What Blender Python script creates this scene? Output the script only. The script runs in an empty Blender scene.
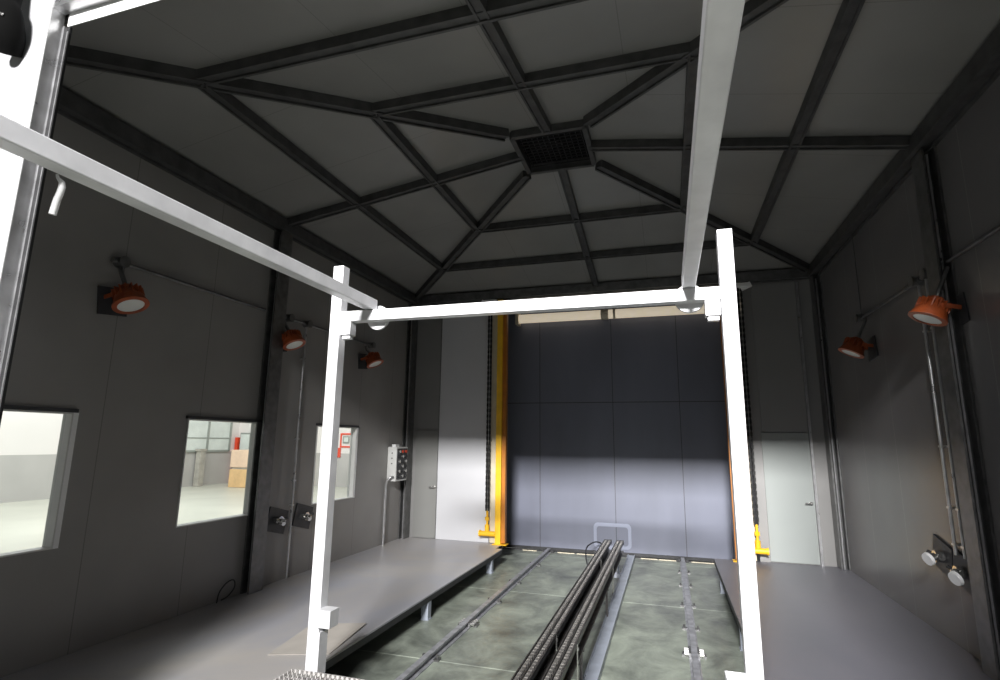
import bpy, bmesh, math, random
from mathutils import Vector, Matrix
random.seed(7)
SC = bpy.context.scene
COL = SC.collection
PI = math.pi

# ------------------------------------------------------------ room numbers (metres, camera lens at z=0)
XL, XR, YF, YB, YD = -5.32, 2.70, 2.18, 10.65, 11.83
ZP, ZF, ZE = -1.95, -2.251, 3.14           # platform top, pit floor, eave
YC, XC = 6.4, -1.31
XPL, XPR = -3.035, 0.675
VX0, VX1, VY0, VY1, ZV = -1.70, -0.80, 5.90, 6.83, 3.81
OX0, OX1, OZ = -3.74, 1.60, 2.71           # front opening
BX0, BX1, BZ = -3.50, 1.42, 2.97           # back opening

# ------------------------------------------------------------ materials
def mat(name, col, rough=.5, metal=0., var=.12, scale=3., bump=0., spec=.5, detail=4., rvar=.0, aniso=None, two=None, dist=0.):
    m = bpy.data.materials.new(name); m.use_nodes = True
    nt = m.node_tree; N = nt.nodes; L = nt.links
    b = N['Principled BSDF']
    b.inputs['Roughness'].default_value = rough
    b.inputs['Metallic'].default_value = metal
    b.inputs['Specular IOR Level'].default_value = spec
    tc = N.new('ShaderNodeTexCoord'); mp = N.new('ShaderNodeMapping')
    if aniso: mp.inputs['Scale'].default_value = aniso
    L.new(tc.outputs['Object'], mp.inputs['Vector'])
    n = N.new('ShaderNodeTexNoise'); n.inputs['Scale'].default_value = scale; n.inputs['Detail'].default_value = detail; n.inputs['Roughness'].default_value = .62 if dist else .5; n.inputs['Distortion'].default_value = dist
    L.new(mp.outputs[0], n.inputs['Vector'])
    r = N.new('ShaderNodeValToRGB')
    c1 = [max(0, c*(1-var)) for c in col]; c2 = [min(1, c*(1+var)) for c in (two or col)]
    r.color_ramp.elements[0].position = .3; r.color_ramp.elements[1].position = .7
    r.color_ramp.elements[0].color = (*c1, 1); r.color_ramp.elements[1].color = (*c2, 1)
    L.new(n.outputs['Fac'], r.inputs['Fac']); L.new(r.outputs['Color'], b.inputs['Base Color'])
    if rvar:
        mr = N.new('ShaderNodeMapRange'); mr.inputs['To Min'].default_value = rough-rvar; mr.inputs['To Max'].default_value = rough+rvar
        L.new(n.outputs['Fac'], mr.inputs['Value']); L.new(mr.outputs[0], b.inputs['Roughness'])
    if bump:
        bp = N.new('ShaderNodeBump'); bp.inputs['Strength'].default_value = bump; bp.inputs['Distance'].default_value = .02
        n2 = N.new('ShaderNodeTexNoise'); n2.inputs['Scale'].default_value = scale*6
        L.new(mp.outputs[0], n2.inputs['Vector']); L.new(n2.outputs['Fac'], bp.inputs['Height']); L.new(bp.outputs[0], b.inputs['Normal'])
    m['_ramp'] = r.name
    return m

def seams(m, axis, pitch, offset=0., width=.008, dark=.45, axis2=None, pitch2=1., offset2=0.):
    """thin darker joint lines between the panels of a wall or ceiling, in world metres"""
    nt = m.node_tree; N = nt.nodes; L = nt.links
    b = N['Principled BSDF']; src = b.inputs['Base Color'].links[0].from_socket
    g = N.new('ShaderNodeNewGeometry'); sp = N.new('ShaderNodeSeparateXYZ'); L.new(g.outputs['Position'], sp.inputs[0])
    def line(ax, p, o):
        a = N.new('ShaderNodeMath'); a.operation = 'ADD'; a.inputs[1].default_value = o+1000*p
        L.new(sp.outputs[ax], a.inputs[0])
        d = N.new('ShaderNodeMath'); d.operation = 'MODULO'; d.inputs[1].default_value = p; L.new(a.outputs[0], d.inputs[0])
        c = N.new('ShaderNodeMath'); c.operation = 'LESS_THAN'; c.inputs[1].default_value = width; L.new(d.outputs[0], c.inputs[0])
        return c.outputs[0]
    s = line(axis, pitch, offset)
    if axis2 is not None:
        s2 = line(axis2, pitch2, offset2)
        mx = N.new('ShaderNodeMath'); mx.operation = 'MAXIMUM'; L.new(s, mx.inputs[0]); L.new(s2, mx.inputs[1]); s = mx.outputs[0]
    mix = N.new('ShaderNodeMix'); mix.data_type = 'RGBA'; mix.blend_type = 'MULTIPLY'
    L.new(s, mix.inputs[0]); L.new(src, mix.inputs[6]); mix.inputs[7].default_value = (dark, dark, dark, 1)
    L.new(mix.outputs[2], b.inputs['Base Color'])
    return m

M = {}
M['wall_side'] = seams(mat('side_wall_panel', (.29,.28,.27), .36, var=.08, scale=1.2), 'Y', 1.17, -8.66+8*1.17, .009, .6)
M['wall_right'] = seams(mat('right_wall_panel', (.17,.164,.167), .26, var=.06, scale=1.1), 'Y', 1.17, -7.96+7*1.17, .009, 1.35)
M['wall_back'] = mat('back_wall_panel', (.26,.255,.25), .38, var=.05, scale=1.3)
M['wall_white'] = mat('white_wall_panel', (.60,.60,.62), .35, var=.03, scale=1.)
M['ceil_x'] = seams(mat('ceiling_sheet', (.25,.248,.238), .32, var=.10, scale=.9), 'Y', 1.15, .35, .007, .65)
M['ceil_y'] = seams(mat('ceiling_sheet_cross', (.25,.248,.238), .32, var=.10, scale=.9), 'X', 1.15, .25, .007, .65)
M['door_white'] = mat('white_door_panel', (.29,.31,.30), .3, var=.03, scale=1.)
M['door_grey'] = mat('grey_door_leaf', (.24,.24,.23), .35, var=.04, scale=1.)
M['lift'] = mat('blue_grey_door_panel', (.165,.175,.225), .40, var=.14, scale=.9, aniso=(1,1,.35))
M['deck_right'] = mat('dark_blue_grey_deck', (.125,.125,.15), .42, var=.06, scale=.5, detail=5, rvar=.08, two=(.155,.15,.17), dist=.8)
M['concrete'] = mat('green_grey_concrete', (.115,.128,.114), .42, var=.25, scale=2.2, bump=.25, detail=14, two=(.285,.315,.265), rvar=.12, aniso=(1,.8,1), dist=.5)
seams(M['concrete'], 'Y', 2.83, 1000*0-8.52+3*2.83, .022, 2.2)
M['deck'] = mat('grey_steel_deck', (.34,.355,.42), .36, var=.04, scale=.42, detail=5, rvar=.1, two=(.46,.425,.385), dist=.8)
M['hall_floor'] = mat('hall_concrete', (.55,.56,.48), .35, var=.15, scale=.3, detail=6)
M['galv'] = mat('galvanised_steel', (.20,.20,.20), .42, metal=.75, var=.25, scale=9, detail=6, rvar=.1)
M['galv_lt'] = mat('bright_galvanised_steel', (.62,.62,.63), .30, metal=.85, var=.15, scale=8, rvar=.08)
M['beam'] = mat('dull_roof_steel', (.085,.085,.085), .5, metal=.35, var=.25, scale=7)
M['frame_white'] = mat('white_painted_tube', (.70,.70,.72), .35, var=.06, scale=5, two=(.76,.76,.78))
M['dark'] = mat('black_paint', (.022,.022,.024), .5, var=.3, scale=8)
M['rubber'] = mat('matt_black_rubber', (.004,.004,.004), .9, var=.2, scale=8, spec=.1)
M['plate'] = mat('dark_grey_paint', (.045,.045,.05), .5, var=.2, scale=8)
M['black'] = mat('black_grille', (.004,.004,.005), .8, var=.2, scale=8)
M['greyp'] = mat('blue_grey_painted_steel', (.33,.36,.42), .42, var=.12, scale=6)
M['stand'] = mat('pale_blue_painted_steel', (.60,.63,.72), .4, var=.06, scale=6)
M['rail'] = mat('worn_rail_steel', (.33,.335,.36), .4, metal=.35, var=.3, scale=10)
M['chain'] = mat('oily_chain_steel', (.22,.21,.20), .4, metal=.5, var=.4, scale=22)
M['chain_dark'] = mat('black_chain_steel', (.03,.03,.03), .35, metal=.7, var=.4, scale=22)
M['track'] = mat('dark_track_steel', (.075,.07,.068), .4, metal=.5, var=.35, scale=9)
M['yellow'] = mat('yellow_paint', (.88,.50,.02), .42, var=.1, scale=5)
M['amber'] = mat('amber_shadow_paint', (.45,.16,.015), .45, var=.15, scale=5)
M['cream'] = mat('cream_plate', (.62,.55,.42), .45, var=.1, scale=4)
M['tube'] = mat('cream_roller_cloth_glow', (.85,.76,.60), .6, var=.14, scale=4)
_b = M['tube'].node_tree.nodes['Principled BSDF']; _b.inputs['Emission Color'].default_value = (1,.86,.66,1); _b.inputs['Emission Strength'].default_value = .42  # warm emission added so the drum looks lit; it is no lamp
M['orange'] = mat('orange_lamp_casting', (.36,.075,.02), .42, var=.2, scale=12)
M['lens'] = mat('white_lamp_lens', (.85,.86,.82), .18, var=.04, scale=5)
M['chrome'] = mat('polished_metal', (.75,.74,.72), .2, metal=.95, var=.1, scale=10)
M['box'] = mat('pale_enclosure_paint', (.68,.68,.66), .4, var=.05, scale=6)
M['red'] = mat('red_paint', (.85,.08,.03), .45, var=.08, scale=4)
M['redbtn'] = mat('red_button_plastic', (.5,.06,.03), .4, var=.08, scale=4)
M['white'] = mat('white_paint', (.9,.9,.9), .4, var=.03, scale=4)
M['carton'] = mat('brown_cardboard', (.74,.50,.25), .7, var=.1, scale=4)
M['carton_p'] = mat('pinkish_cardboard', (.80,.60,.44), .7, var=.08, scale=4)
M['hall_white'] = mat('hall_white_plaster', (.84,.81,.78), .7, var=.03, scale=.5)
M['hall_grey'] = mat('hall_grey_dado', (.50,.49,.47), .6, var=.08, scale=.7)
M['hall_frame'] = mat('hall_window_frame', (.32,.35,.32), .5, var=.1, scale=3)
M['hall_pane'] = mat('hall_window_pane', (.74,.80,.76), .2, var=.08, scale=2)
M['pillar'] = mat('hall_pillar_concrete', (.45,.43,.38), .7, var=.2, scale=4)
M['board'] = mat('pale_board', (.46,.425,.385), .6, var=.08, scale=4)
M['grate'] = mat('grating_steel', (.62,.60,.58), .4, metal=.2, var=.2, scale=14)

def glass():
    m = bpy.data.materials.new('clear_glass'); m.use_nodes = True
    nt = m.node_tree; N = nt.nodes; L = nt.links; N.clear()
    o = N.new('ShaderNodeOutputMaterial'); mx = N.new('ShaderNodeMixShader')
    t = N.new('ShaderNodeBsdfTransparent'); g = N.new('ShaderNodeBsdfGlossy'); g.inputs['Roughness'].default_value = .03
    fr0 = N.new('ShaderNodeLayerWeight'); fr0.inputs['Blend'].default_value = .5
    fr = N.new('ShaderNodeMath'); fr.operation = 'POWER'; fr.inputs[1].default_value = 5; L.new(fr0.outputs['Facing'], fr.inputs[0])
    no = N.new('ShaderNodeTexNoise'); no.inputs['Scale'].default_value = 2
    rp = N.new('ShaderNodeValToRGB'); rp.color_ramp.elements[0].color = (.93,.95,.94,1); rp.color_ramp.elements[1].color = (.97,.98,.98,1)
    L.new(no.outputs['Fac'], rp.inputs['Fac']); L.new(rp.outputs['Color'], t.inputs['Color'])
    L.new(fr.outputs[0], mx.inputs[0]); L.new(t.outputs[0], mx.inputs[1]); L.new(g.outputs[0], mx.inputs[2]); L.new(mx.outputs[0], o.inputs['Surface'])
    return m
M['glass'] = glass()

# ------------------------------------------------------------ mesh builder
def V(*a): return Vector(a)
class MB:
    def __init__(s): s.bm = bmesh.new()
    def box(s, x0, x1, y0, y1, z0, z1):
        vs = [s.bm.verts.new((x, y, z)) for x in (x0, x1) for y in (y0, y1) for z in (z0, z1)]
        for f in ((0,1,3,2),(4,6,7,5),(0,4,5,1),(2,3,7,6),(0,2,6,4),(1,5,7,3)): s.bm.faces.new([vs[i] for i in f])
        return s
    def obox(s, c, size, rot):
        """box centred on c with a rotation matrix"""
        hx, hy, hz = [q/2 for q in size]; c = Vector(c)
        vs = [s.bm.verts.new(c + rot @ Vector((x, y, z))) for x in (-hx, hx) for y in (-hy, hy) for z in (-hz, hz)]
        for f in ((0,1,3,2),(4,6,7,5),(0,4,5,1),(2,3,7,6),(0,2,6,4),(1,5,7,3)): s.bm.faces.new([vs[i] for i in f])
        return s
    def prism(s, prof, A, B, up=(0,0,1)):
        """profile (list of (side, up)) swept from A to B"""
        A = Vector(A); B = Vector(B); d = (B-A).normalized(); side = d.cross(Vector(up)).normalized(); u = side.cross(d)
        ra = [s.bm.verts.new(A + side*p + u*q) for p, q in prof]; rb = [s.bm.verts.new(B + side*p + u*q) for p, q in prof]
        n = len(prof)
        for i in range(n): s.bm.faces.new((ra[i], ra[(i+1) % n], rb[(i+1) % n], rb[i]))
        s.bm.faces.new(ra[::-1]); s.bm.faces.new(rb)
        return s
    def tube(s, pts, r, n=10, cap=True):
        pts = [Vector(p) for p in pts]; rings = []
        prev = None
        for i, p in enumerate(pts):
            d = (pts[min(i+1, len(pts)-1)] - pts[max(i-1, 0)]).normalized()
            if prev is None:
                a = Vector((0,0,1)) if abs(d.z) < .9 else Vector((1,0,0)); x = d.cross(a).normalized()
            else: x = (prev - d*prev.dot(d)).normalized()
            prev = x; y = d.cross(x); rr = r[i] if isinstance(r, (list, tuple)) else r
            rings.append([s.bm.verts.new(p + (x*math.cos(2*PI*k/n) + y*math.sin(2*PI*k/n))*rr) for k in range(n)])
        for a, b in zip(rings, rings[1:]):
            for k in range(n): s.bm.faces.new((a[k], a[(k+1) % n], b[(k+1) % n], b[k]))
        if cap: s.bm.faces.new(rings[0][::-1]); s.bm.faces.new(rings[-1])
        return s
    def poly(s, pts): s.bm.faces.new([s.bm.verts.new(p) for p in pts]); return s
    def build(s, name, m, parent=None, smooth=False, bevel=0., **tags):
        bmesh.ops.recalc_face_normals(s.bm, faces=s.bm.faces)
        co = [v.co for v in s.bm.verts]
        if parent is not None:
            org = Vector(parent['_w'])
        else:
            org = Vector(((min(c.x for c in co)+max(c.x for c in co))/2, (min(c.y for c in co)+max(c.y for c in co))/2, min(c.z for c in co)))
        bmesh.ops.translate(s.bm, verts=s.bm.verts, vec=-org)
        me = bpy.data.meshes.new(name); s.bm.to_mesh(me); s.bm.free(); me.materials.append(m)
        if smooth:
            for p in me.polygons: p.use_smooth = True
            try: me.set_sharp_from_angle(angle=math.radians(40))
            except Exception: pass
        o = bpy.data.objects.new(name, me); COL.objects.link(o)
        if parent is not None: o.parent = parent; o['_w'] = parent['_w']
        else: o.location = org; o['_w'] = list(org)
        if bevel:
            b = o.modifiers.new('edge', 'BEVEL'); b.width = bevel; b.segments = 2; b.limit_method = 'ANGLE'
        for k, v in tags.items(): o[k] = v
        return o
def thing(name, loc, label, category, group=None):
    o = bpy.data.objects.new(name, None); COL.objects.link(o); o.location = loc; o['_w'] = list(loc); o.empty_display_size = .1
    o['label'] = label; o['category'] = category
    if group: o['group'] = group
    return o
def struct(name, mb, m, parent=None, **k):
    o = mb.build(name, m, parent, **k)
    if parent is None: o['kind'] = 'structure'
    return o
def rotX(a): return Matrix.Rotation(a, 3, 'X')
def rotY(a): return Matrix.Rotation(a, 3, 'Y')
def rotZ(a): return Matrix.Rotation(a, 3, 'Z')

# ------------------------------------------------------------ room shell
T = .10
WIN = [(2.53, 3.70), (4.985, 6.137), (7.44, 8.60)]
WZ0, WZ1 = -.988, .223
w = MB()
w.box(XL-T, XL, YF, YB+T, ZF, WZ0); w.box(XL-T, XL, YF, YB+T, WZ1, ZE+.02)
ys = [YF] + [q for a in WIN for q in a] + [YB+T]
for i in range(0, len(ys), 2): w.box(XL-T, XL, ys[i], ys[i+1], WZ0, WZ1)
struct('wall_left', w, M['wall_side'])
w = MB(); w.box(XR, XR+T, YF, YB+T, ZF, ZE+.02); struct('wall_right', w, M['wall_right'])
w = MB()
w.box(XL, BX0, YB, YB+T, ZF, ZE+.02); w.box(BX1, XR, YB, YB+T, ZF, ZE+.02); w.box(BX0, BX1, YB, YB+T, BZ, ZE+.02)
struct('wall_back', w, M['wall_back'])
for nm, bb in (('wall_recess_left', (BX0-.06, BX0, YB+T, YD+.1, ZF, BZ)), ('wall_recess_right', (BX1, BX1+.06, YB+T, YD+.1, ZF, BZ)), ('ceiling_recess', (BX0-.06, BX1+.06, YB+T, YD+.1, BZ, BZ+.08))):
    w = MB(); w.box(*bb); struct(nm, w, M['wall_back'])
FY0 = YF-.08
w = MB()
w.box(-7.2, OX0-.10, FY0, YF, ZF, 4.4); w.box(OX1+.10, 4.6, FY0, YF, ZF, 4.4); w.box(OX0-.10, OX1+.10, FY0, YF, OZ+.26, 4.4)
struct('wall_front', w, M['wall_white'])
# white sheet leaves that flank the far opening
w = MB(); w.box(-4.60, -3.47, YB-.02, YB, ZP+.002, 2.93); struct('trim_1', w, M['wall_white'])
w = MB(); w.box(1.60, 2.33, YB-.02, YB, .24, 2.93); struct('trim_2', w, M['wall_back'])
# door frame of the near opening (white fold, galvanised reveal, thin bright strips either side of a dark groove)
JX = OX0-.05
w = MB(); w.box(OX0-.10, JX, FY0-.006, FY0+.0, ZF, OZ+.26); struct('trim_3', w, M['white'])
w = MB(); w.box(OX0-.10, JX, FY0, YF, ZF, OZ+.26); struct('trim_4', w, M['galv_lt'])
w = MB(); w.box(JX-.01, JX+.010, YF, YF+.02, ZF, OZ+.02); struct('trim_5', w, M['galv_lt'])
w = MB(); w.box(JX+.010, OX0-.010, YF+.015, YF+.03, ZF, OZ+.02); struct('trim_6', w, M['dark'])
w = MB(); w.box(OX0-.010, OX0+.001, YF, YF+.006, ZF, OZ-.03); struct('trim_7', w, M['galv_lt'])
w = MB(); w.box(OX0-.004, OX1, YF-.006, YF, OZ, OZ+.11); struct('trim_8', w, M['white'])
w = MB(); w.box(JX, OX1, FY0, YF-.006, OZ+.10, OZ+.26); struct('trim_13', w, M['galv_lt'])
w = MB(); w.box(OX1, OX1+.10, FY0-.012, YF, ZF, OZ+.26); struct('trim_14', w, M['galv_lt'])
# floors
w = MB(); w.box(XL-T, XR+T, YF, YD+.3, ZF-.15, ZF); struct('floor', w, M['concrete'])
w = MB(); w.box(-34, 12, -26, YF, ZF-.16, ZF-.01); w.box(-34, XL-T, YF, 30, ZF-.16, ZF-.01); struct('floor_hall', w, M['hall_floor'])
# hipped ceiling
E4 = [V(XL-.05,YF-.02,ZE), V(XR+.05,YF-.02,ZE), V(XR+.05,YB+.05,ZE), V(XL-.05,YB+.05,ZE)]
V4 = [V(VX0,VY0,ZV), V(VX1,VY0,ZV), V(VX1,VY1,ZV), V(VX0,VY1,ZV)]
w = MB()
for i in range(4):
    j = (i+1) % 4; w.poly([E4[i], E4[j], V4[j], V4[i]])
o = struct('ceiling', w, M['ceil_y'])
o.data.materials.append(M['ceil_x'])
for k, p in enumerate(o.data.polygons): p.material_index = 1 if abs(p.normal.x) > abs(p.normal.y) else 0
# hall beyond the side windows
w = MB(); w.box(-22.3, -22, -26, 24.3, ZF-.01, -.65); w.box(-22, -5.5, 24, 24.3, ZF-.01, -.65); struct('wall_hall_lower', w, M['hall_grey'])
w = MB(); w.box(-22.3, -22, -26, 24.3, -.65, 5); w.box(-22, -5.5, 24, 24.3, -.65, 5); struct('wall_hall_upper', w, M['hall_white'])

# ------------------------------------------------------------ side windows
for i, (a, b) in enumerate(WIN):
    fr = MB()
    d = .014
    fr.box(XL-T-.005, XL+.012, a, a+d, WZ0, WZ1); fr.box(XL-T-.005, XL+.012, b-d, b, WZ0, WZ1)
    fr.box(XL-T-.005, XL+.012, a+d, b-d, WZ0, WZ0+d); fr.box(XL-T-.005, XL+.012, a+d, b-d, WZ1-d, WZ1)
    f = fr.build('window_%d' % (i+1), M['box'], kind='structure')
    hs = MB(); hs.box(XL+.001, XL+.03, a-.03, b+.03, WZ1+.001, WZ1+.035); hs.build('head_shade_strip', M['plate'], f)  # dark strip standing for the shadow line along the window head
    rs = MB(); rs.box(XL-T-.004, XL+.014, b+.001, b+.045, WZ0, WZ1); rs.build('side_strip', M['white'], f)
    g = MB(); g.box(XL-T+.03, XL-T+.036, a+d, b-d, WZ0+d, WZ1-d); g.build('glass_pane', M['glass'], f)

# ------------------------------------------------------------ far lift door, side doors
p = MB(); p.box(BX0+.005, BX1-.005, YD, YD+.05, ZF+.03, 2.95)
dr = p.build('door_1', M['lift'], kind='structure')
s = MB()
for x in (-2.70, -1.10, .26): s.box(x-.006, x+.006, YD-.004, YD, ZF+.03, 2.9)
s.box(BX0+.01, BX1-.01, YD-.004, YD, .86, .875)
s.build('panel_seam', M['plate'], dr)
s = MB(); s.box(BX0+.005, BX1-.005, YD-.03, YD-.003, ZF+.02, ZF+.075); s.build('bottom_seal', M['dark'], dr)
# pale rounded outline around the conveyor mouth, on the door
def rrect(x0, x1, z0, z1, r, n=6):
    out = []
    for cx, cz, a0 in ((x1-r, z1-r, 0), (x0+r, z1-r, PI/2), (x0+r, z0+r, PI), (x1-r, z0+r, 3*PI/2)):
        for k in range(n+1):
            a = a0 + PI/2*k/n; out.append((cx+r*math.cos(a), cz+r*math.sin(a)))
    return out
def ring_plate(mb, outer, inner, y0, y1):
    n = len(outer); R = []
    for prof, y in ((outer, y0), (inner, y0), (inner, y1), (outer, y1)): R.append([mb.bm.verts.new((x, y, z)) for x, z in prof])
    for a, b in ((0,1),(1,2),(2,3),(3,0)):
        for k in range(n): mb.bm.faces.new((R[a][k], R[a][(k+1) % n], R[b][(k+1) % n], R[b][k]))
s = MB(); ring_plate(s, rrect(-1.56,-.80,-2.12,-1.62,.09), rrect(-1.50,-.86,-2.06,-1.69,.06), YD-.012, YD-.001)
s.build('hatch_outline', mat('pale_blue_grey_paint', (.27,.29,.37), .4, var=.05), dr, label='pale rounded outline around the small hatch')

def handle(parent, x, y, z, sgn):
    h = MB(); h.tube([(x, y, z), (x, y-.02, z)], .03, 16); h.tube([(x, y-.02, z), (x, y-.055, z), (x+.1*sgn, y-.06, z)], .012, 10)
    h.build('handle', M['chrome'], parent, smooth=True)
d = MB(); d.box(-5.12, -4.615, YB-.028, YB-.001, ZP+.012, .225); dl = d.build('door_2', M['door_grey'], bevel=.004, kind='structure')
handle(dl, -4.66, YB-.028, -.93, -1)
d = MB(); d.box(1.58, 2.33, YB-.028, YB-.001, ZP+.012, .222); d2 = d.build('door_3', M['door_white'], bevel=.004, kind='structure')
handle(d2, 2.27, YB-.028, -.96, -1)
w = MB(); w.box(2.335, 2.375, YB-.04, YB, ZP, 2.93); struct('trim_9', w, M['galv_lt'])
w = MB(); w.box(-4.612, -4.60, YB-.03, YB, ZP, 2.93); struct('trim_10', w, M['galv'])
# threshold at the foot of the far door; pale dashes painted as light under it
w = MB(); w.box(BX0, BX1, YD-.11, YD-.035, ZF, ZF+.012); struct('trim_11', w, M['plate'])
w = MB()
for a, b in ((-3.05,-2.75),(-2.3,-1.95),(-1.9,-1.45),(-.62,-.3),(-.28,.05),(.33,.9)): w.box(a, b, YD-.13, YD-.112, ZF, ZF+.014)
struct('trim_gap_light', w, M['cream'])

# ------------------------------------------------------------ roller drum over the door
t = thing('roller_drum', (-.95, YD-.2, 2.70), 'long cream coloured roller drum across the top of the far grey door', 'roller')
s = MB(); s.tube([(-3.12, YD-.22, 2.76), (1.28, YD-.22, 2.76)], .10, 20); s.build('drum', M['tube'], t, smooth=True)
s = MB(); s.tube([(-1.28, YD-.22, 2.76), (-1.12, YD-.22, 2.76)], .115, 20); s.tube([(-1.02, YD-.22, 2.76), (-.97, YD-.22, 2.76)], .112, 20); s.build('clamp', M['cream'], t, smooth=True)
for x in (-3.16, 1.32):
    s = MB(); s.box(x-.035, x+.035, YD-.34, YD-.1, 2.62, BZ); s.build('end_bracket', M['cream'], t, bevel=.005)

# ------------------------------------------------------------ yellow guide posts and chains
def guide_post(sg, x, label, chain_label):
    # sg: +1 = opening lies at +x of the post
    t = thing('guide_post', (x, YB-.12, ZP), label, 'post')
    y = YB-.12
    s = MB(); s.box(min(x, x+sg*.115), max(x, x+sg*.115), y-.07, y+.06, ZP+.01, 2.93); s.build('post', M['yellow'], t, bevel=.006)
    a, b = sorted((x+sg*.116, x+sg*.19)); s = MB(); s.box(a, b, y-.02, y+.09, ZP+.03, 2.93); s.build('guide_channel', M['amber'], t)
    a, b = sorted((x-sg*.001, x-sg*.15)); s = MB(); s.box(a, b, y+.06, y+.098, ZP+.01, 2.93); s.build('backing_plate', M['cream'], t)
    s = MB(); a, b = sorted((x-sg*.05, x+sg*.24)); s.box(a, b, y-.10, y+.08, ZP+.001, ZP+.012); s.build('base_plate', M['yellow'], t)
    s = MB(); s.tube([(x-sg*.001, y-.03, ZP+.19), (x-sg*.30, y-.03, ZP+.19)], .05, 16); s.tube([(x-sg*.30, y-.03, ZP+.19), (x-sg*.33, y-.03, ZP+.19)], .062, 16)
    s.build('foot_arm', M['yellow'], t, smooth=True)
    cx = x-sg*.17
    s = MB(); s.tube([(cx, y-.03, ZP+.235), (cx, y-.03, ZP+.36)], .045, 12); s.tube([(cx, y-.03, ZP+.36), (cx, y-.03, ZP+.62)], .022, 10)
    s.tube([(cx, y-.03, ZP+.44), (cx, y-.03, ZP+.5)], .045, 6); s.build('tensioner', M['yellow'], t, smooth=True)
    s = MB(); s.box(cx-.14, cx+.14, y-.09, y+.05, 2.86, 2.94); s.prism([(-.03,-.05),(.03,-.05),(.03,.05),(-.03,.05)], (cx-sg*.02, y-.03, 2.84), (cx-sg*.2, y-.03, 2.92))
    s.build('pulley_bracket', M['white'], t, bevel=.004)
    ct = MB(); z0, z1 = ZP+.62, 2.86; n = int((z1-z0)/.055)
    for k in range(n):
        z = z0+(k+.5)*(z1-z0)/n
        for dx in (-.026, .026):
            if k % 2: ct.box(cx+dx-.019, cx+dx+.019, y-.038, y-.022, z-.034, z+.034)
            else: ct.box(cx+dx-.010, cx+dx+.010, y-.048, y-.012, z-.034, z+.034)
    ct.build('lifting_chain', M['chain_dark'], label=chain_label, category='chain', group=None or 'door lifting chains')
guide_post(1, -3.29, 'yellow steel guide post at the left edge of the far grey door', 'black lifting chain hanging beside the left yellow post')
guide_post(-1, 1.21, 'yellow steel guide post at the right edge of the far door, behind the white post', 'black lifting chain hanging beside the right yellow post, next to the white door')

# ------------------------------------------------------------ roof frame
rf = thing('roof_frame', (XC, YC, ZE), 'dark steel web of hips, spokes and purlins under the hipped ceiling', 'roof frame')
BP = [(-.06,.06),(-.06,-.055),(-.035,-.055),(-.035,-.035),(.035,-.035),(.035,-.055),(.06,-.055),(.06,.06)]
def bp(k): return [(a*k, b*k) for a, b in BP]
def ept(i, t): return E4[i].lerp(V4[i], t)
IN = [V(XL,YF+.02,ZE), V(XR,YF+.02,ZE), V(XR,YB,ZE), V(XL,YB,ZE)]
dz = V(0,0,-.055)
def rpt(i, t): return IN[i].lerp(V4[i], t)+dz
for i in range(4):
    s = MB(); s.prism(bp(1.1), rpt(i, .01), rpt(i, .985)); s.build('hip_rafter', M['beam'], rf)
for k, tt in enumerate((.6623, .3455)):
    for i in range(4):
        j = (i+1) % 4; s = MB(); s.prism(bp(.95), rpt(i, tt), rpt(j, tt)); s.build('purlin', M['beam'], rf)
mids = [(V((VX0+VX1)/2,YF+.02,ZE), V((VX0+VX1)/2,VY0,ZV)), (V(XR,6.15,ZE), V(VX1,YC,ZV)), (V((VX0+VX1)/2,YB,ZE), V((VX0+VX1)/2,VY1,ZV)), (V(XL,6.2,ZE), V(VX0,YC,ZV))]
for a, b in mids:
    s = MB(); s.prism(bp(.9), a+dz, b+dz); s.build('spoke_rafter', M['beam'], rf)
EB = [(-.09,.0),(-.09,-.17),(-.05,-.17),(-.05,-.14),(.05,-.14),(.05,-.17),(.09,-.17),(.09,0)]
q = .09
cor = [V(XL+q,YF+q,ZE), V(XR-q,YF+q,ZE), V(XR-q,YB-q,ZE), V(XL+q,YB-q,ZE)]
for i in range(4):
    j = (i+1) % 4; s = MB(); s.prism(EB, cor[i], cor[j]); s.build('eave_beam', M['galv'] if i == 2 else M['beam'], rf)
# vent in the crown
vt = thing('ceiling_vent', ((VX0+VX1)/2, (VY0+VY1)/2, ZV-.12), 'square black grilled exhaust vent at the crown of the ceiling', 'vent')
s = MB()
for a, b in ((0,1),(1,2),(2,3),(3,0)): s.prism([(-.03,.02),(-.03,-.10),(.03,-.10),(.03,.02)], V4[a], V4[b])
s.build('frame', M['beam'], vt)
s = MB()
s.box(VX0, VX1, VY0, VY1, ZV+.30, ZV+.32); s.box(VX0-.02, VX0, VY0, VY1, ZV, ZV+.32); s.box(VX1, VX1+.02, VY0, VY1, ZV, ZV+.32); s.box(VX0, VX1, VY0-.02, VY0, ZV, ZV+.32); s.box(VX0, VX1, VY1, VY1+.02, ZV, ZV+.32)
s.build('shaft', M['black'], vt)
s = MB(); n = 13
for k in range(1, n):
    x = VX0+(VX1-VX0)*k/n; s.box(x-.004, x+.004, VY0+.05, VY1-.05, ZV-.03, ZV-.015)
    y = VY0+(VY1-VY0)*k/n; s.box(VX0+.05, VX1-.05, y-.004, y+.004, ZV-.045, ZV-.03)
s.build('grille', M['dark'], vt)
s = MB(); cx, cy = (VX0+VX1)/2, (VY0+VY1)/2
s.tube([(cx, cy, ZV+.02), (cx, cy, ZV+.12)], .08, 16)
for k in range(12):
    a = 2*PI*k/12; s.obox((cx+.2*math.cos(a), cy+.2*math.sin(a), ZV+.08), (.26, .07, .008), rotZ(a) @ rotX(.5))
s.build('fan', M['black'], vt)

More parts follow.
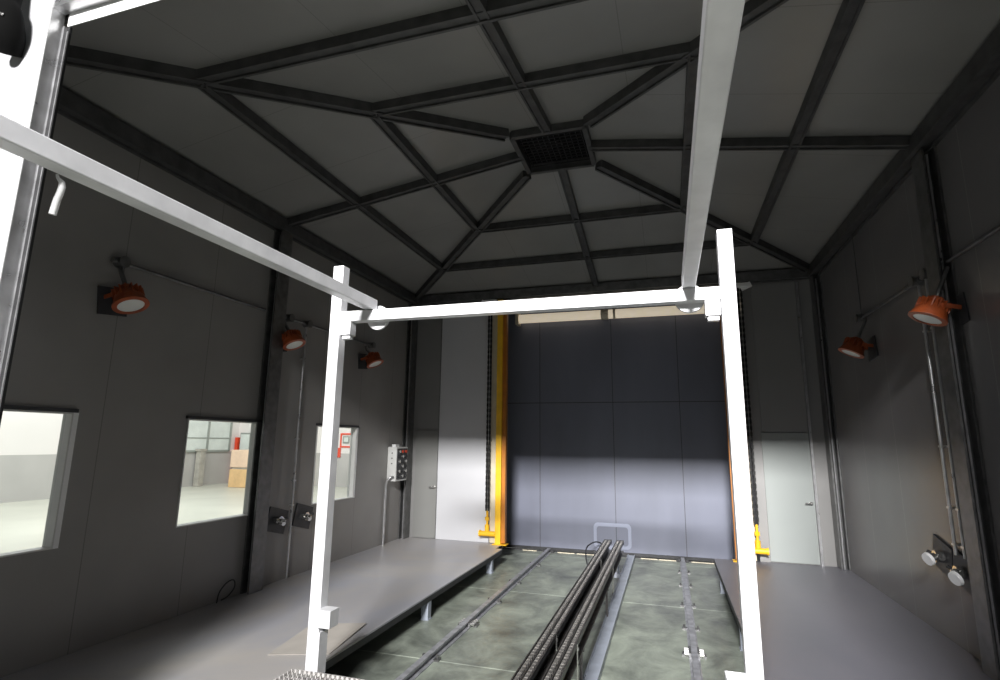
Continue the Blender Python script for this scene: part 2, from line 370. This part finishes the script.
# ------------------------------------------------------------ steel columns
def column(x, y, sx, label, h=ZE-.17):
    t = thing('steel_column', (x, y, ZP), label, 'column')
    z0 = ZP+.002
    s = MB(); s.box(x+sx*.002 if sx > 0 else x-.022, x+.022 if sx > 0 else x-.002, y-.13, y+.13, z0, h); s.build('flange', M['galv'], t)
    a, b = sorted((x+sx*.022, x+sx*.108)); s = MB(); s.box(a, b, y-.018, y+.018, z0, h); s.build('web', M['beam'], t)
    a, b = sorted((x+sx*.108, x+sx*.128)); s = MB(); s.box(a, b, y-.12, y+.12, z0, h); s.build('flange', M['galv'], t)
    a, b = sorted((x+sx*.06, x+sx*.08)); s = MB(); s.box(a, b, y-.075, y-.055, z0, h-.05); s.build('cable_strip', M['galv_lt'], t)
column(XL, 6.22, 1, 'steel column halfway along the left wall between two windows')
column(XR, 6.14, -1, 'steel column halfway along the right wall behind the nearer orange lamp')
column(XL, YB-.14, 1, 'steel column in the far left corner behind the switch box')
column(XR, YB-.14, -1, 'steel column in the far right corner beside the white door')

# ------------------------------------------------------------ platforms
def platform(x0, x1, y0, y1, edge, legs, label, hide_y=None):
    t = thing('platform', ((x0+x1)/2, (y0+y1)/2, ZF), label, 'platform')
    s = MB()
    if edge > 0: outl = [(x0,y0),(x1,y0),(x1,y1-.5),(x1-.13,y1-.5),(x1-.13,y1),(x0,y1)]
    else: outl = [(x0,y0),(x1,y0),(x1,y1),(x0,y1)]
    tp = [s.bm.verts.new((a, b, ZP)) for a, b in outl]; bt = [s.bm.verts.new((a, b, ZP-.018)) for a, b in outl]; s.bm.faces.new(tp); s.bm.faces.new(bt[::-1])
    for k in range(len(outl)): s.bm.faces.new((tp[k], tp[(k+1) % len(outl)], bt[(k+1) % len(outl)], bt[k]))
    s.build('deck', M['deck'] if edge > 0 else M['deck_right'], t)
    ex = x1 if edge > 0 else x0
    a, b = sorted((ex, ex-edge*.05)); s = MB(); s.box(a, b, y0, y1-(.5 if edge > 0 else 0), ZP-.085, ZP-.0185); s.box(x0+.05, x1-(.14 if edge > 0 else .06), y1-.05, y1, ZP-.085, ZP-.0185); s.build('edge_channel', M['dark'], t)
    for y in legs:
        a, b = sorted((ex-edge*.002, ex-edge*.10)); s = MB(); s.box(a, b, y-.05, y+.05, ZF, ZP-.0855); s.box(a-.01, b+.01, y-.06, y+.06, ZF, ZF+.008); s.build('leg', M['greyp'], t)
    for y in legs:
        xx = ex-edge*1.6; s = MB(); s.box(xx-.05, xx+.05, y-.05, y+.05, ZF, ZP-.0185); s.build('leg', M['greyp'], t)
    return t
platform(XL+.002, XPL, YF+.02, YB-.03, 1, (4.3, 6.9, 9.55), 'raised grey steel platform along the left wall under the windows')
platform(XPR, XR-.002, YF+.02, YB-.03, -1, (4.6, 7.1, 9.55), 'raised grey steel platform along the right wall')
# deck strips either side of the posts
s = MB()
n = 10
pts = [(-3.75,5.42),(-3.19,5.58),(-3.08,4.75),(-3.6,4.55)]
s = MB(); top = [s.bm.verts.new((x, y, ZP+.006 + (.014 if k == 1 else 0))) for k, (x, y) in enumerate(pts)]; bot = [s.bm.verts.new((x, y, ZP+.002 + (.013 if k == 1 else 0))) for k, (x, y) in enumerate(pts)]
s.bm.faces.new(top); s.bm.faces.new(bot[::-1])
for k in range(4): s.bm.faces.new((top[k], top[(k+1) % 4], bot[(k+1) % 4], bot[k]))
s.build('loose_sheet', M['board'], label='thin beige loose sheet on the left platform at the foot of the white post', category='sheet')

# ------------------------------------------------------------ rails in the pit
RP = [(-.055,0),(.055,0),(.055,.012),(.012,.018),(.012,.055),(.032,.06),(.032,.08),(-.032,.08),(-.032,.06),(-.012,.055),(-.012,.018),(-.055,.012)]
def floor_rail(x, clips, joints, label):
    t = thing('floor_rail', (x, 7, ZF), label, 'rail')
    s = MB(); s.prism(RP, (x, YF+.2, ZF), (x, YD-.14, ZF)); s.build('rail', M['rail'], t)
    for y in clips:
        for d in (-1, 1):
            s = MB(); s.box(x+d*.075-.03, x+d*.075+.03, y-.035, y+.035, ZF, ZF+.02); s.tube([(x+d*.08, y, ZF+.02), (x+d*.08, y, ZF+.055)], .014, 6)
            s.build('rail_clip', M['galv'], t)
    for y in joints:
        for d in (-1, 1):
            s = MB(); s.box(x+d*.045-.012, x+d*.045+.012, y-.11, y+.11, ZF+.01, ZF+.06); s.box(x+d*.09-.035, x+d*.09+.035, y-.05, y+.05, ZF+.001, ZF+.02)
            jp = s.build('joint_plate', M['galv'], t)
            for q in (-.07, 0, .07): s = MB(); s.tube([(x+d*.057, y+q, ZF+.036), (x+d*.10, y+q, ZF+.036)], .018, 6); s.build('bolt', M['chrome'], jp)
    s = MB(); s.box(x-.11, x+.11, YD-.2, YD-.14, ZF, ZF+.05); s.build('end_stop', M['dark'], t)
floor_rail(-2.48, (10.4, 9.0, 7.9, 5.7), (6.85,), 'left steel rail along the pit floor with one bolted joint')
floor_rail(.17, (10.7, 9.75, 8.6, 7.6), (6.72,), 'right steel rail along the pit floor near the right platform')
# painted flat channel beside the conveyor
s = MB(); s.prism([(-.07,0),(.07,0),(.07,.07),(.055,.07),(.055,.055),(-.055,.055),(-.055,.07),(-.07,.07)], (-.80, YF+.3, ZF), (-.80, YD-.14, ZF))
s.build('guide_channel', M['greyp'], label='long blue grey channel on the pit floor along the right of the conveyor', category='channel')

# ------------------------------------------------------------ twin chain conveyor
CZ = -1.68
cv = thing('chain_conveyor', (-.99, 7, ZF), 'raised twin track roller chain conveyor down the middle of the pit', 'conveyor')
CY0, CY1 = 2.6, 10.15
for xa in (-1.16, -.95):
    xb = xa+.13; xm = (xa+xb)/2
    s = MB(); s.prism([(-.065,-.16),(.065,-.16),(.065,-.15),(.012,-.15),(.012,-.03),(.065,-.03),(.065,.012),(.055,.012),(.055,-.02),(.006,-.02),(.006,.008),(-.006,.008),(-.006,-.02),(-.055,-.02),(-.055,.012),(-.065,.012),(-.065,-.03),(-.012,-.03),(-.012,-.15),(-.065,-.15)], (xm, CY0, CZ-.012), (xm, CY1, CZ-.012))
    s.build('track', M['track'], cv)
    for dx in (-.031, .031):
        ch = MB(); n = 230
        for k in range(n):
            y = CY0+.02+(CY1-CY0-.04)*(k+.5)/n
            if k % 2: ch.box(xm+dx-.016, xm+dx+.016, y-.0185, y+.0185, CZ-.028, CZ-.002)
            else: ch.box(xm+dx-.013, xm+dx+.013, y-.0185, y+.0185, CZ-.028, CZ+.001)
        ch.build('roller_chain', M['chain'], cv)
    s = MB(); s.box(xa, xb, CY1, CY1+.05, CZ-.06, CZ+.004); s.build('end_cap', M['plate'], cv)
for y in (3.3, 5.4, 7.6):
    s = MB()
    for x in (-1.13, -.85): s.box(x-.012, x+.012, y-.02, y+.02, ZF+.001, CZ-.172)
    s.box(-1.16, -.82, y-.02, y+.02, CZ-.20, CZ-.173); s.build('support_leg', M['track'], cv)
for x, y in ((-.82,5.0),(-1.03,5.15),(-.815,8.1),(-1.025,8.5)):
    s = MB(); s.tube([(x, y, CZ-.34), (x, y, CZ-.01)], .008, 8); s.tube([(x, y, CZ-.06), (x, y, CZ-.035)], .016, 8); s.build('adjuster_rod', M['chrome'], cv, smooth=True)
s = MB(); s.box(-.935, -.895, 9.98, 10.03, ZF+.07, CZ-.173); s.box(-1.03, -.875, 9.95, 10.06, ZF, ZF+.07); s.box(-1.12, -1.08, 9.98, 10.03, ZF, CZ-.173); s.box(-1.12, -.89, 10.031, 10.05, CZ-.24, CZ-.19)
s.build('end_stand', M['stand'], cv, label='pale blue grey end stand')
def arc(pts, n=8):
    """smooth curve through control points (Catmull-Rom)"""
    P = [Vector(p) for p in pts]; P = [P[0]*2-P[1]]+P+[P[-1]*2-P[-2]]; out = []
    for i in range(1, len(P)-2):
        for k in range(n):
            t = k/n; a, b, c, d = P[i-1:i+3]
            out.append(.5*((2*b)+(-a+c)*t+(2*a-5*b+4*c-d)*t*t+(-a+3*b-3*c+d)*t**3))
    return out+[P[-2]]
s = MB(); s.tube(arc([(-1.22,10.2,ZF+.12),(-1.42,10.3,ZF+.03),(-1.56,10.7,ZF+.10),(-1.60,11.1,ZF+.26),(-1.45,11.5,ZF+.30),(-1.25,11.72,ZF+.14)]), .013, 8)
s.build('power_cable', M['dark'], smooth=True, label='black cable looping off the far end of the conveyor', category='cable')

for y, z in ((9.95, CZ-.30), (9.33, CZ-.34)):
    s = MB(); s.box(-1.11, -.99, y, y+.05, z, z+.06); s.build('cross_member', M['stand'], cv)

# ------------------------------------------------------------ white gantry frame
GY = 4.335
g = thing('gantry_frame', (-1.25, GY, ZP), 'tall white square tube gantry in the foreground with crossbar and two overhead bars', 'gantry')
h = .055
def sqt(mb, A, B, r=h, up=(0,0,1)): return mb.prism([(-r,-r),(r,-r),(r,r),(-r,r)], A, B, up)
for x in (-2.95, .487):
    s = MB(); sqt(s, (x, GY, ZP+.004), (x, GY, 1.645), h, (0,1,0)); s.build('post', M['frame_white'], g, bevel=.006)
s = MB(); sqt(s, (-2.894, GY, 1.14), (.431, GY, 1.14), .05); s.build('crossbar', M['frame_white'], g, bevel=.006)
for x in (-2.60, .205):
    s = MB(); sqt(s, (x, .35, 1.245), (x, GY+.02, 1.245), .05); s.build('overhead_bar', M['frame_white'], g, bevel=.006)
for x in (-2.56, .21):
    s = MB(); s.tube([(x, GY+.052, 1.135), (x, GY+.085, 1.135)], .115, 40); s.build('round_plate', M['frame_white'], g, smooth=True, bevel=.004)
for x, zz in ((-2.838, .965), (.37, .965)):
    s = MB(); s.box(x-.055, x+.055, GY-.05, GY+.05, zz, 1.089); s.build('bracket', M['frame_white'], g, bevel=.004)
    s = MB(); s.box(x-.04, x+.045, GY-.03, GY+.03, zz-.035, zz-.001); s.build('bracket_foot', M['frame_white'], g, bevel=.004)
s = MB(); s.box(-2.894, -2.765, GY-.10, GY+.03, -1.55, -1.41); s.build('side_box', M['frame_white'], g, bevel=.004)
s = MB(); s.box(-2.894, -2.880, GY-.058, GY+.06, ZP+.004, -1.60); s.build('sleeve', M['frame_white'], g)
s = MB()
a0, a1, b0, b1 = .30, .431, GY-.12, GY-.0
s.box(a0, a1, b0, b0+.008, ZF+.001, -1.52); s.box(a0, a0+.008, b0, b1, ZF+.001, -1.52); s.box(a0, a1, b1-.008, b1, ZF+.001, -1.52)
s.build('channel_stub', M['frame_white'], g, bevel=.002)

# walkway grating at the near end of the pit
gt = thing('walkway_grating', (-2.0, 3.4, ZP-.04), 'serrated steel grating at the foot of the left white post', 'grating')
gx0, gx1, gy0, gy1 = -3.12, -1.25, 2.9, 4.27
GZ = ZP+.045
s = MB(); s.box(gx0, gx1, gy1-.012, gy1, GZ-.04, GZ+.006); s.box(gx0, gx0+.012, gy0, gy1, GZ-.04, GZ+.006); s.box(gx0, gx1, gy0, gy0+.012, GZ-.04, GZ+.006); s.build('rim', M['grate'], gt)
s = MB(); x = gx0+.03
while x < gx1:
    s.box(x-.003, x+.003, gy0+.012, gy1-.012, GZ-.035, GZ)
    y = gy0+.03
    while y < gy1-.03: s.box(x-.004, x+.004, y-.010, y+.010, GZ, GZ+.020); y += .05
    x += .045
s.build('bearing_bars', M['grate'], gt)
s = MB(); y = gy0+.06
while y < gy1-.02: s.tube([(gx0+.012, y, GZ-.02), (gx1, y, GZ-.02)], .004, 5, False); y += .1
s.build('cross_rods', M['grate'], gt)

# bent hook under the left overhead bar
s = MB(); s.tube([(-2.64,1.6,1.186),(-2.63,1.6,1.168),(-2.60,1.6,1.142),(-2.594,1.6,1.120),(-2.60,1.6,1.09),(-2.612,1.6,1.06),(-2.625,1.6,.99)], [.006,.007,.012,.014,.014,.015,.015], 10)
s.build('bent_hook', M['white'], smooth=True, label='pale bent metal hook hanging under the left overhead bar', category='hook')

# ------------------------------------------------------------ floodlights
def floodlight(x, y, sx, label, tilt, zc=1.40, yaw=0., py=0.):
    """round floodlight hung on a short pipe; sx points into the room"""
    t = thing('floodlight', (x, y, zc), label, 'lamp', None)
    rm = rotZ(yaw) @ rotY(-sx*tilt)                    # local -z is the beam, tilted into the room
    c = V(x+sx*.24, y, zc)
    def P(px, py, pz): return c + rm @ V(px, py, pz)
    s = MB(); s.tube([P(0,0,.10), P(0,0,.05), P(0,0,-.02), P(0,0,-.05)], [.085,.12,.145,.15], 28)
    s.tube([P(0,0,.10), P(0,0,.16)], [.075,.06], 20)
    for k in range(16):
        a = 2*PI*k/16; s.obox(P(.10*math.cos(a), .10*math.sin(a), .075), (.075, .010, .09), rm @ rotZ(a))
    s.build('housing', M['orange'], t, smooth=True)
    s = MB(); n = 36; R = []
    for rr, zz in ((.152,-.04),(.160,-.05),(.160,-.066),(.118,-.072),(.118,-.05)): R.append([s.bm.verts.new(P(rr*math.cos(2*PI*k/n), rr*math.sin(2*PI*k/n), zz)) for k in range(n)])
    for a in range(5):
        for k in range(n): s.bm.faces.new((R[a][k], R[a][(k+1) % n], R[(a+1) % 5][(k+1) % n], R[(a+1) % 5][k]))
    bz = s.build('bezel', M['orange'], t, smooth=True)
    s = MB(); s.tube([P(0,0,-.052), P(0,0,-.064), P(0,0,-.074)], [.117,.117,.07], 32); s.build('lens', M['lens'], bz, smooth=True)
    s = MB(); s.obox((x+sx*(.012 if py == 0 else .14), y+py, zc-.0), (.012, .30, .28), rotX(.12*sx)); s.build('dark_plate', M['plate'], t)  # thin dark plate flat on the wall behind the lamp
    for dy in (-.10, .10):
        s = MB(); s.prism([(-.006,-.02),(.006,-.02),(.006,.02),(-.006,.02)], (x+sx*.03, y+dy, zc+.02), tuple(P(0, dy, .06))); s.build('bracket_arm', M['orange'], t)
    j = V(x+sx*.05, y, 1.74)
    s = MB(); s.tube([j+V(0,0,-.03), j+V(sx*.03,0,-.10), P(0,0,.13)], .022, 12); s.build('hanger_pipe', M['galv'], t, smooth=True)
    return t
for y, z, lb in ((3.903, 1.349, 'alone on the dark wall by the opening'), (6.40, 1.388, 'hanging by the steel column'), (8.66, 1.429, 'just right of the white post')):
    floodlight(XL, y, 1, 'orange rimmed floodlight on left wall, ' + lb, .47, z)
for y, z, lb in ((6.03, 1.268, 'in front of the steel column'), (8.33, 1.301, 'farther down, beyond the column')):
    floodlight(XR, y, -1, 'orange rimmed floodlight on right wall, ' + lb, .47, z)

# conduits
def conduit(x, sx, y0, y1, drops, label, jy, up=None, dz=ZP+.003):
    t = thing('wall_conduit', (x+sx*.04, (y0+y1)/2, ZP), label, 'conduit')
    z = 1.76; xx = x+sx*.215
    s = MB(); s.tube([(x+sx*.05, y0, z), (x+sx*.05, 6.0, z)], .018, 12); s.build('pipe', M['galv'], t, smooth=True)
    s = MB(); s.tube([(x+sx*.05, 6.40, z), (x+sx*.05, y1, z)], .018, 12); s.build('pipe', M['galv'], t, smooth=True)
    for y in jy:
        s = MB(); s.tube([(x+sx*.006, y, z), (x+sx*.1, y, z)], [.055,.05], 18); s.tube([(x+sx*.1, y, z), (x+sx*.115, y, z)], .06, 18); s.tube([(x+sx*.05, y-.09, z), (x+sx*.05, y+.09, z)], .027, 12); s.build('junction_box', M['galv'], t, smooth=True)
    for y in drops:
        s = MB(); s.tube([(x+sx*.04, y, z-.02), (x+sx*.04, y, dz)], .016, 12)
        for q in (1.2, 0., -.6, -.95): s.box(x+sx*.003 if sx > 0 else x-.055, x+.055 if sx > 0 else x-.003, y-.03, y+.03, q, q+.02)
        s.build('drop_pipe', M['galv_lt'], t, smooth=True)
    if up: s = MB(); s.tube([(x+sx*.04, up, z), (x+sx*.04, up, ZE-.19)], .006, 8); s.build('thin_wire', M['plate'], t)
conduit(XL, 1, 3.90, 8.85, (6.93,), 'steel conduit running along the left wall above the lamps with one drop pipe', (3.90, 6.50, 6.93, 8.85))
conduit(XR, -1, 3.0, 8.5, (6.68, 6.50), 'steel conduit running along the right wall above the lamps with two drop pipes', (3.9, 6.40, 6.68, 8.5), 8.5, -1.04)

# wall sockets on dark diamond plates
def socket(x, sx, y, z, label, cy=0., m='white'):
    t = thing('wall_socket', (x, y, z), label, 'socket')
    s = MB(); s.obox((x+sx*.012, y, z), (.02, .40, .32), rotX(sx*-.25)); s.build('backing_plate', M['plate'], t)
    s = MB(); s.tube([(x+sx*.022, y, z), (x+sx*.09, y, z)], .06, 16); s.tube([(x+sx*.06, y-.10, z+.01), (x+sx*.06, y+.10, z-.01)], .035, 12)
    s.tube([(x+sx*.09, y-.02, z), (x+sx*.15, y-.04+cy, z-.02)], .04, 12); s.build('socket_body', M['chrome'], t, smooth=True)
    s = MB(); s.tube([(x+sx*.15, y-.04+cy, z-.02), (x+sx*.175, y-.05+cy, z-.03)], [.068, .062] if m == 'white' else [.045,.03], 18); s.build('cover_cap', M[m], t, smooth=True)
    s = MB(); s.tube([(x+sx*.05, y+.08, z-.01), (x+sx*.10, y+.13, z+.03)], .018, 8); s.build('knob', M['dark'], t, smooth=True)
socket(XL, 1, 6.66, -1.12, 'metal wall socket on a dark plate right beside the left steel column', 0, 'chrome')
socket(XL, 1, 7.24, -1.13, 'metal wall socket on a dark plate between the drop pipe and the left white post', 0, 'chrome')
socket(XR, -1, 6.62, -1.19, 'nearer of two capped wall sockets on the right wall beside the column', -.13)
socket(XR, -1, 7.04, -1.12, 'farther of two capped wall sockets on the right wall by the drop pipes')

# control box in the far left corner
cb = thing('control_box', (XL+.1, 9.95, -.78), 'pale switch box with rows of buttons in the far left corner', 'control box')
bx0, bx1, by0, by1, bz0, bz1 = XL+.005, XL+.20, 9.78, 10.25, -.78, -.12
s = MB(); s.box(bx0, bx1, by0, by1, bz0, bz1); s.build('housing', M['box'], cb, bevel=.006)
s = MB(); s.box(bx1, bx1+.008, by0+.03, by1-.03, bz0+.03, bz1-.03); bpn = s.build('button_panel', M['plate'], cb)
for r in range(6):
    for c in range(3):
        y = by0+.10+c*.135; z = bz1-.09-r*.095
        s = MB(); s.tube([(bx1+.008, y, z), (bx1+.035, y, z)], .030, 12)
        s.build('button', M['redbtn'] if (r == 0 and c > 0) else (M['dark'] if (r+c) % 2 else M['chrome']), bpn, smooth=True)
for k in range(3):
    s = MB(); s.tube([(bx0+.10, by0, bz1-.12-k*.1), (bx0+.10, by0-.006, bz1-.12-k*.1)], .012, 10); s.build('screw', M['dark'], cb)
s = MB(); s.box(bx0+.06, bx0+.14, by0+.05, by0+.2, bz1, bz1+.05); s.build('gland', M['white'], cb)
s = MB(); s.tube(arc([(XL+.16,9.765,-.70),(XL+.12,9.72,-.71),(XL+.05,9.70,-.80),(XL+.04,9.70,-1.0)], 5)+[V(XL+.04,9.70,ZP+.003)], .024, 12)
s.build('cable_conduit', M['galv_lt'], smooth=True, label='short bent conduit rising from the left platform to the switch box', category='conduit')
# loop of cable poking from the deck
s = MB(); s.tube(arc([(XL+.03,5.68,ZP+.0),(XL+.04,5.70,ZP+.12),(XL+.06,5.78,ZP+.21),(XL+.06,5.89,ZP+.22),(XL+.05,5.93,ZP+.13),(XL+.05,5.84,ZP+.05),(XL+.04,5.74,ZP+.02)]), .008, 8)
s.build('cable_loop', M['dark'], smooth=True, label='small loop of black cable at the foot of the left wall below the middle window', category='cable')

# black fitting on the outer wall, upper left corner
bl = thing('wall_light', (-4.12, 2.02, 2.5), 'black wall fitting with a shiny clip on the white outer wall', 'fitting')
s = MB(); s.tube(arc([(-4.13,2.02,3.3),(-4.10,2.0,3.05),(-4.05,1.99,2.82),(-4.0,1.99,2.72),(-4.0,2.0,2.62),(-4.02,2.03,2.54),(-4.05,2.06,2.48)]), [.075+.010*math.sin(k*.23) for k in range(49)], 14); s.build('body', M['rubber'], bl, smooth=True)
s = MB(); s.tube([(-3.98,1.915,2.66),(-3.945,1.93,2.645)], .010, 10); s.build('clip', M['chrome'], bl, smooth=True)

# ------------------------------------------------------------ things in the hall
def tagd(o, label, cat, group=None):
    o['label'] = label; o['category'] = cat
    if group: o['group'] = group
    return o
hw = thing('hall_window', (-21.95, 21.9, -.65), 'tall pale factory window seen through the middle side window', 'window')
s = MB(); y0, y1 = 20.55, 23.35
for y in (y0, 21.9, y1): s.box(-22, -21.93, y-.06, y+.06, -.62, 2.6)
s.box(-22, -21.93, y0, y1, -.66, -.56); s.box(-22, -21.94, y0, y1, .0, .05); s.build('frame', M['hall_frame'], hw)
for a, b in ((y0+.06, 21.84), (21.96, y1-.06)):
    s = MB(); s.box(-21.99, -21.96, a, b, -.56, 2.6); s.build('pane', M['hall_pane'], hw)
s = MB(); s.box(-21.9, -21.62, 21.25, 21.55, ZF, -.60); s.box(-21.93, -21.6, 21.2, 21.6, -.6, -.5); s.build('concrete_pillar', M['pillar'], label='short grey concrete pillar under the factory window beyond the middle side window', category='pillar')
def carton(x0, x1, y0, y1, z0, z1, m, label):
    t = thing('carton', ((x0+x1)/2, (y0+y1)/2, z0), label, 'box')
    s = MB(); s.box(x0, x1, y0, y1, z0, z1); s.build('box', m, t, bevel=.01)
    s = MB(); s.box(x1-.02, x1+.004, y0+.1, y0+.35, z1-.35, z1-.1); s.build('paper_label', M['white'], t)
carton(-20.1,-18.6,21.55,23.2,ZF,-1.42,M['carton'],'lower brown crate of the stack beyond the middle side window')
carton(-20.1,-18.6,21.55,23.1,-1.33,-.52,M['carton_p'],'upper pinkish crate of the stack beyond the middle side window')
s = MB()
for y in (21.6,22.3,23.0): s.box(-20.0,-18.7,y,y+.1,-1.418,-1.332)
tagd(s.build('pallet', M['pillar']), 'thin pallet battens between the two stacked crates', 'pallet')
s = MB(); s.box(-21.95,-21.78,23.7,23.9,ZF,.08); tagd(s.build('fire_cabinet', M['red'], bevel=.01), 'narrow red cabinet behind the stacked crates', 'cabinet')
ec = thing('electrical_cabinet', (-20.9, 23.9, -.6), 'grey electrical cabinet on the hall wall above the crates', 'cabinet')
s = MB(); s.box(-21.72,-20.3,23.8,23.998,-.7,.32); s.build('housing', M['hall_frame'], ec, bevel=.01)
s = MB(); s.box(-21.66,-21.10,23.77,23.799,-.6,.24); s.box(-21.0,-20.4,23.77,23.799,-.6,.24); s.build('door', M['hall_pane'], ec)
rp = thing('safety_sign', (-21.98, 15.4, -.9), 'upright red sign with white plate seen through the nearest side window', 'sign')
s = MB(); s.box(-21.999,-21.95,15.05,15.30,-1.05,-.38); s.build('red_board', M['red'], rp)
s = MB(); s.box(-21.999,-21.95,15.10,15.30,-.375,.28); s.build('red_strip', mat('faded_red', (.85,.22,.14), .5, var=.05), rp)
s = MB(); s.box(-21.999,-21.96,15.36,15.75,-.6,.5); s.build('white_plate', M['hall_pane'], rp)
ps = thing('wall_poster', (-15.4, 23.98, -.6), 'red framed notice on the hall wall seen through the farthest side window', 'poster')
s = MB(); ring_plate(s, rrect(-15.72,-14.95,-.36,.34,.02,1), rrect(-15.65,-15.02,-.29,.27,.02,1), 23.96, 23.998); s.build('red_frame', M['red'], ps)
s = MB(); s.box(-15.57,-15.2,23.97,23.99,-.16,.2); s.build('dark_picture', M['hall_frame'], ps)
s = MB(); s.box(-15.5,-15.27,23.96,23.969,-.08,.14); s.build('pale_picture', M['hall_pane'], ps)
s = MB(); s.box(-15.9,-15.66,23.95,23.998,-.85,-.38); s.build('red_tag', M['red'], ps)

# ------------------------------------------------------------ camera
f, yaw, pitch, roll = 539.5771, -.29940, .18690, .0121
cy, sy, cp, sp, cr, sr = math.cos(-.2994), math.sin(-.2994), math.cos(.1869), math.sin(.1869), math.cos(roll), math.sin(roll)
F = Vector((sy*cp, cy*cp, sp)); R = Vector((cy, -sy, 0)); U = R.cross(F)
R2 = cr*R+sr*U; U2 = -sr*R+cr*U
cd = bpy.data.cameras.new('camera'); co = bpy.data.objects.new('camera', cd); COL.objects.link(co)
cd.sensor_width = 36; cd.lens = f/1000*36; cd.clip_start = .05; cd.clip_end = 200
mw = Matrix((( R2.x, U2.x, -F.x, 0), (R2.y, U2.y, -F.y, 0), (R2.z, U2.z, -F.z, 0), (0,0,0,1)))
co.matrix_world = mw
SC.camera = co

# ------------------------------------------------------------ light
wd = bpy.data.worlds.new('world'); SC.world = wd; wd.use_nodes = True
bg = wd.node_tree.nodes['Background']; bg.inputs['Color'].default_value = (.93,.96,1,1); bg.inputs['Strength'].default_value = .09
def area(name, loc, target, sx, sy_, power, col=(1,1,1)):
    l = bpy.data.lights.new(name, 'AREA'); l.shape = 'RECTANGLE'; l.size = sx; l.size_y = sy_; l.energy = power; l.color = col
    o = bpy.data.objects.new(name, l); COL.objects.link(o); o.location = loc
    o.rotation_euler = (Vector(target)-Vector(loc)).to_track_quat('-Z', 'Y').to_euler()
    return o
area('hall_skylight', (-.3, -11, 7.3), (.2, 9, -.3), 3.6, 1.0, 900, (1,.99,.98)).data.spread = math.radians(48)
area('hall_side_light', (-14, 12, 8), (-16, 14, -2), 12, 12, 2600)

SC.view_settings.view_transform = 'Standard'
SC.view_settings.look = 'None'
SC.view_settings.exposure = 0
for o in list(bpy.data.objects):
    if '_w' in o: del o['_w']
for m in bpy.data.materials:
    if '_ramp' in m: del m['_ramp']
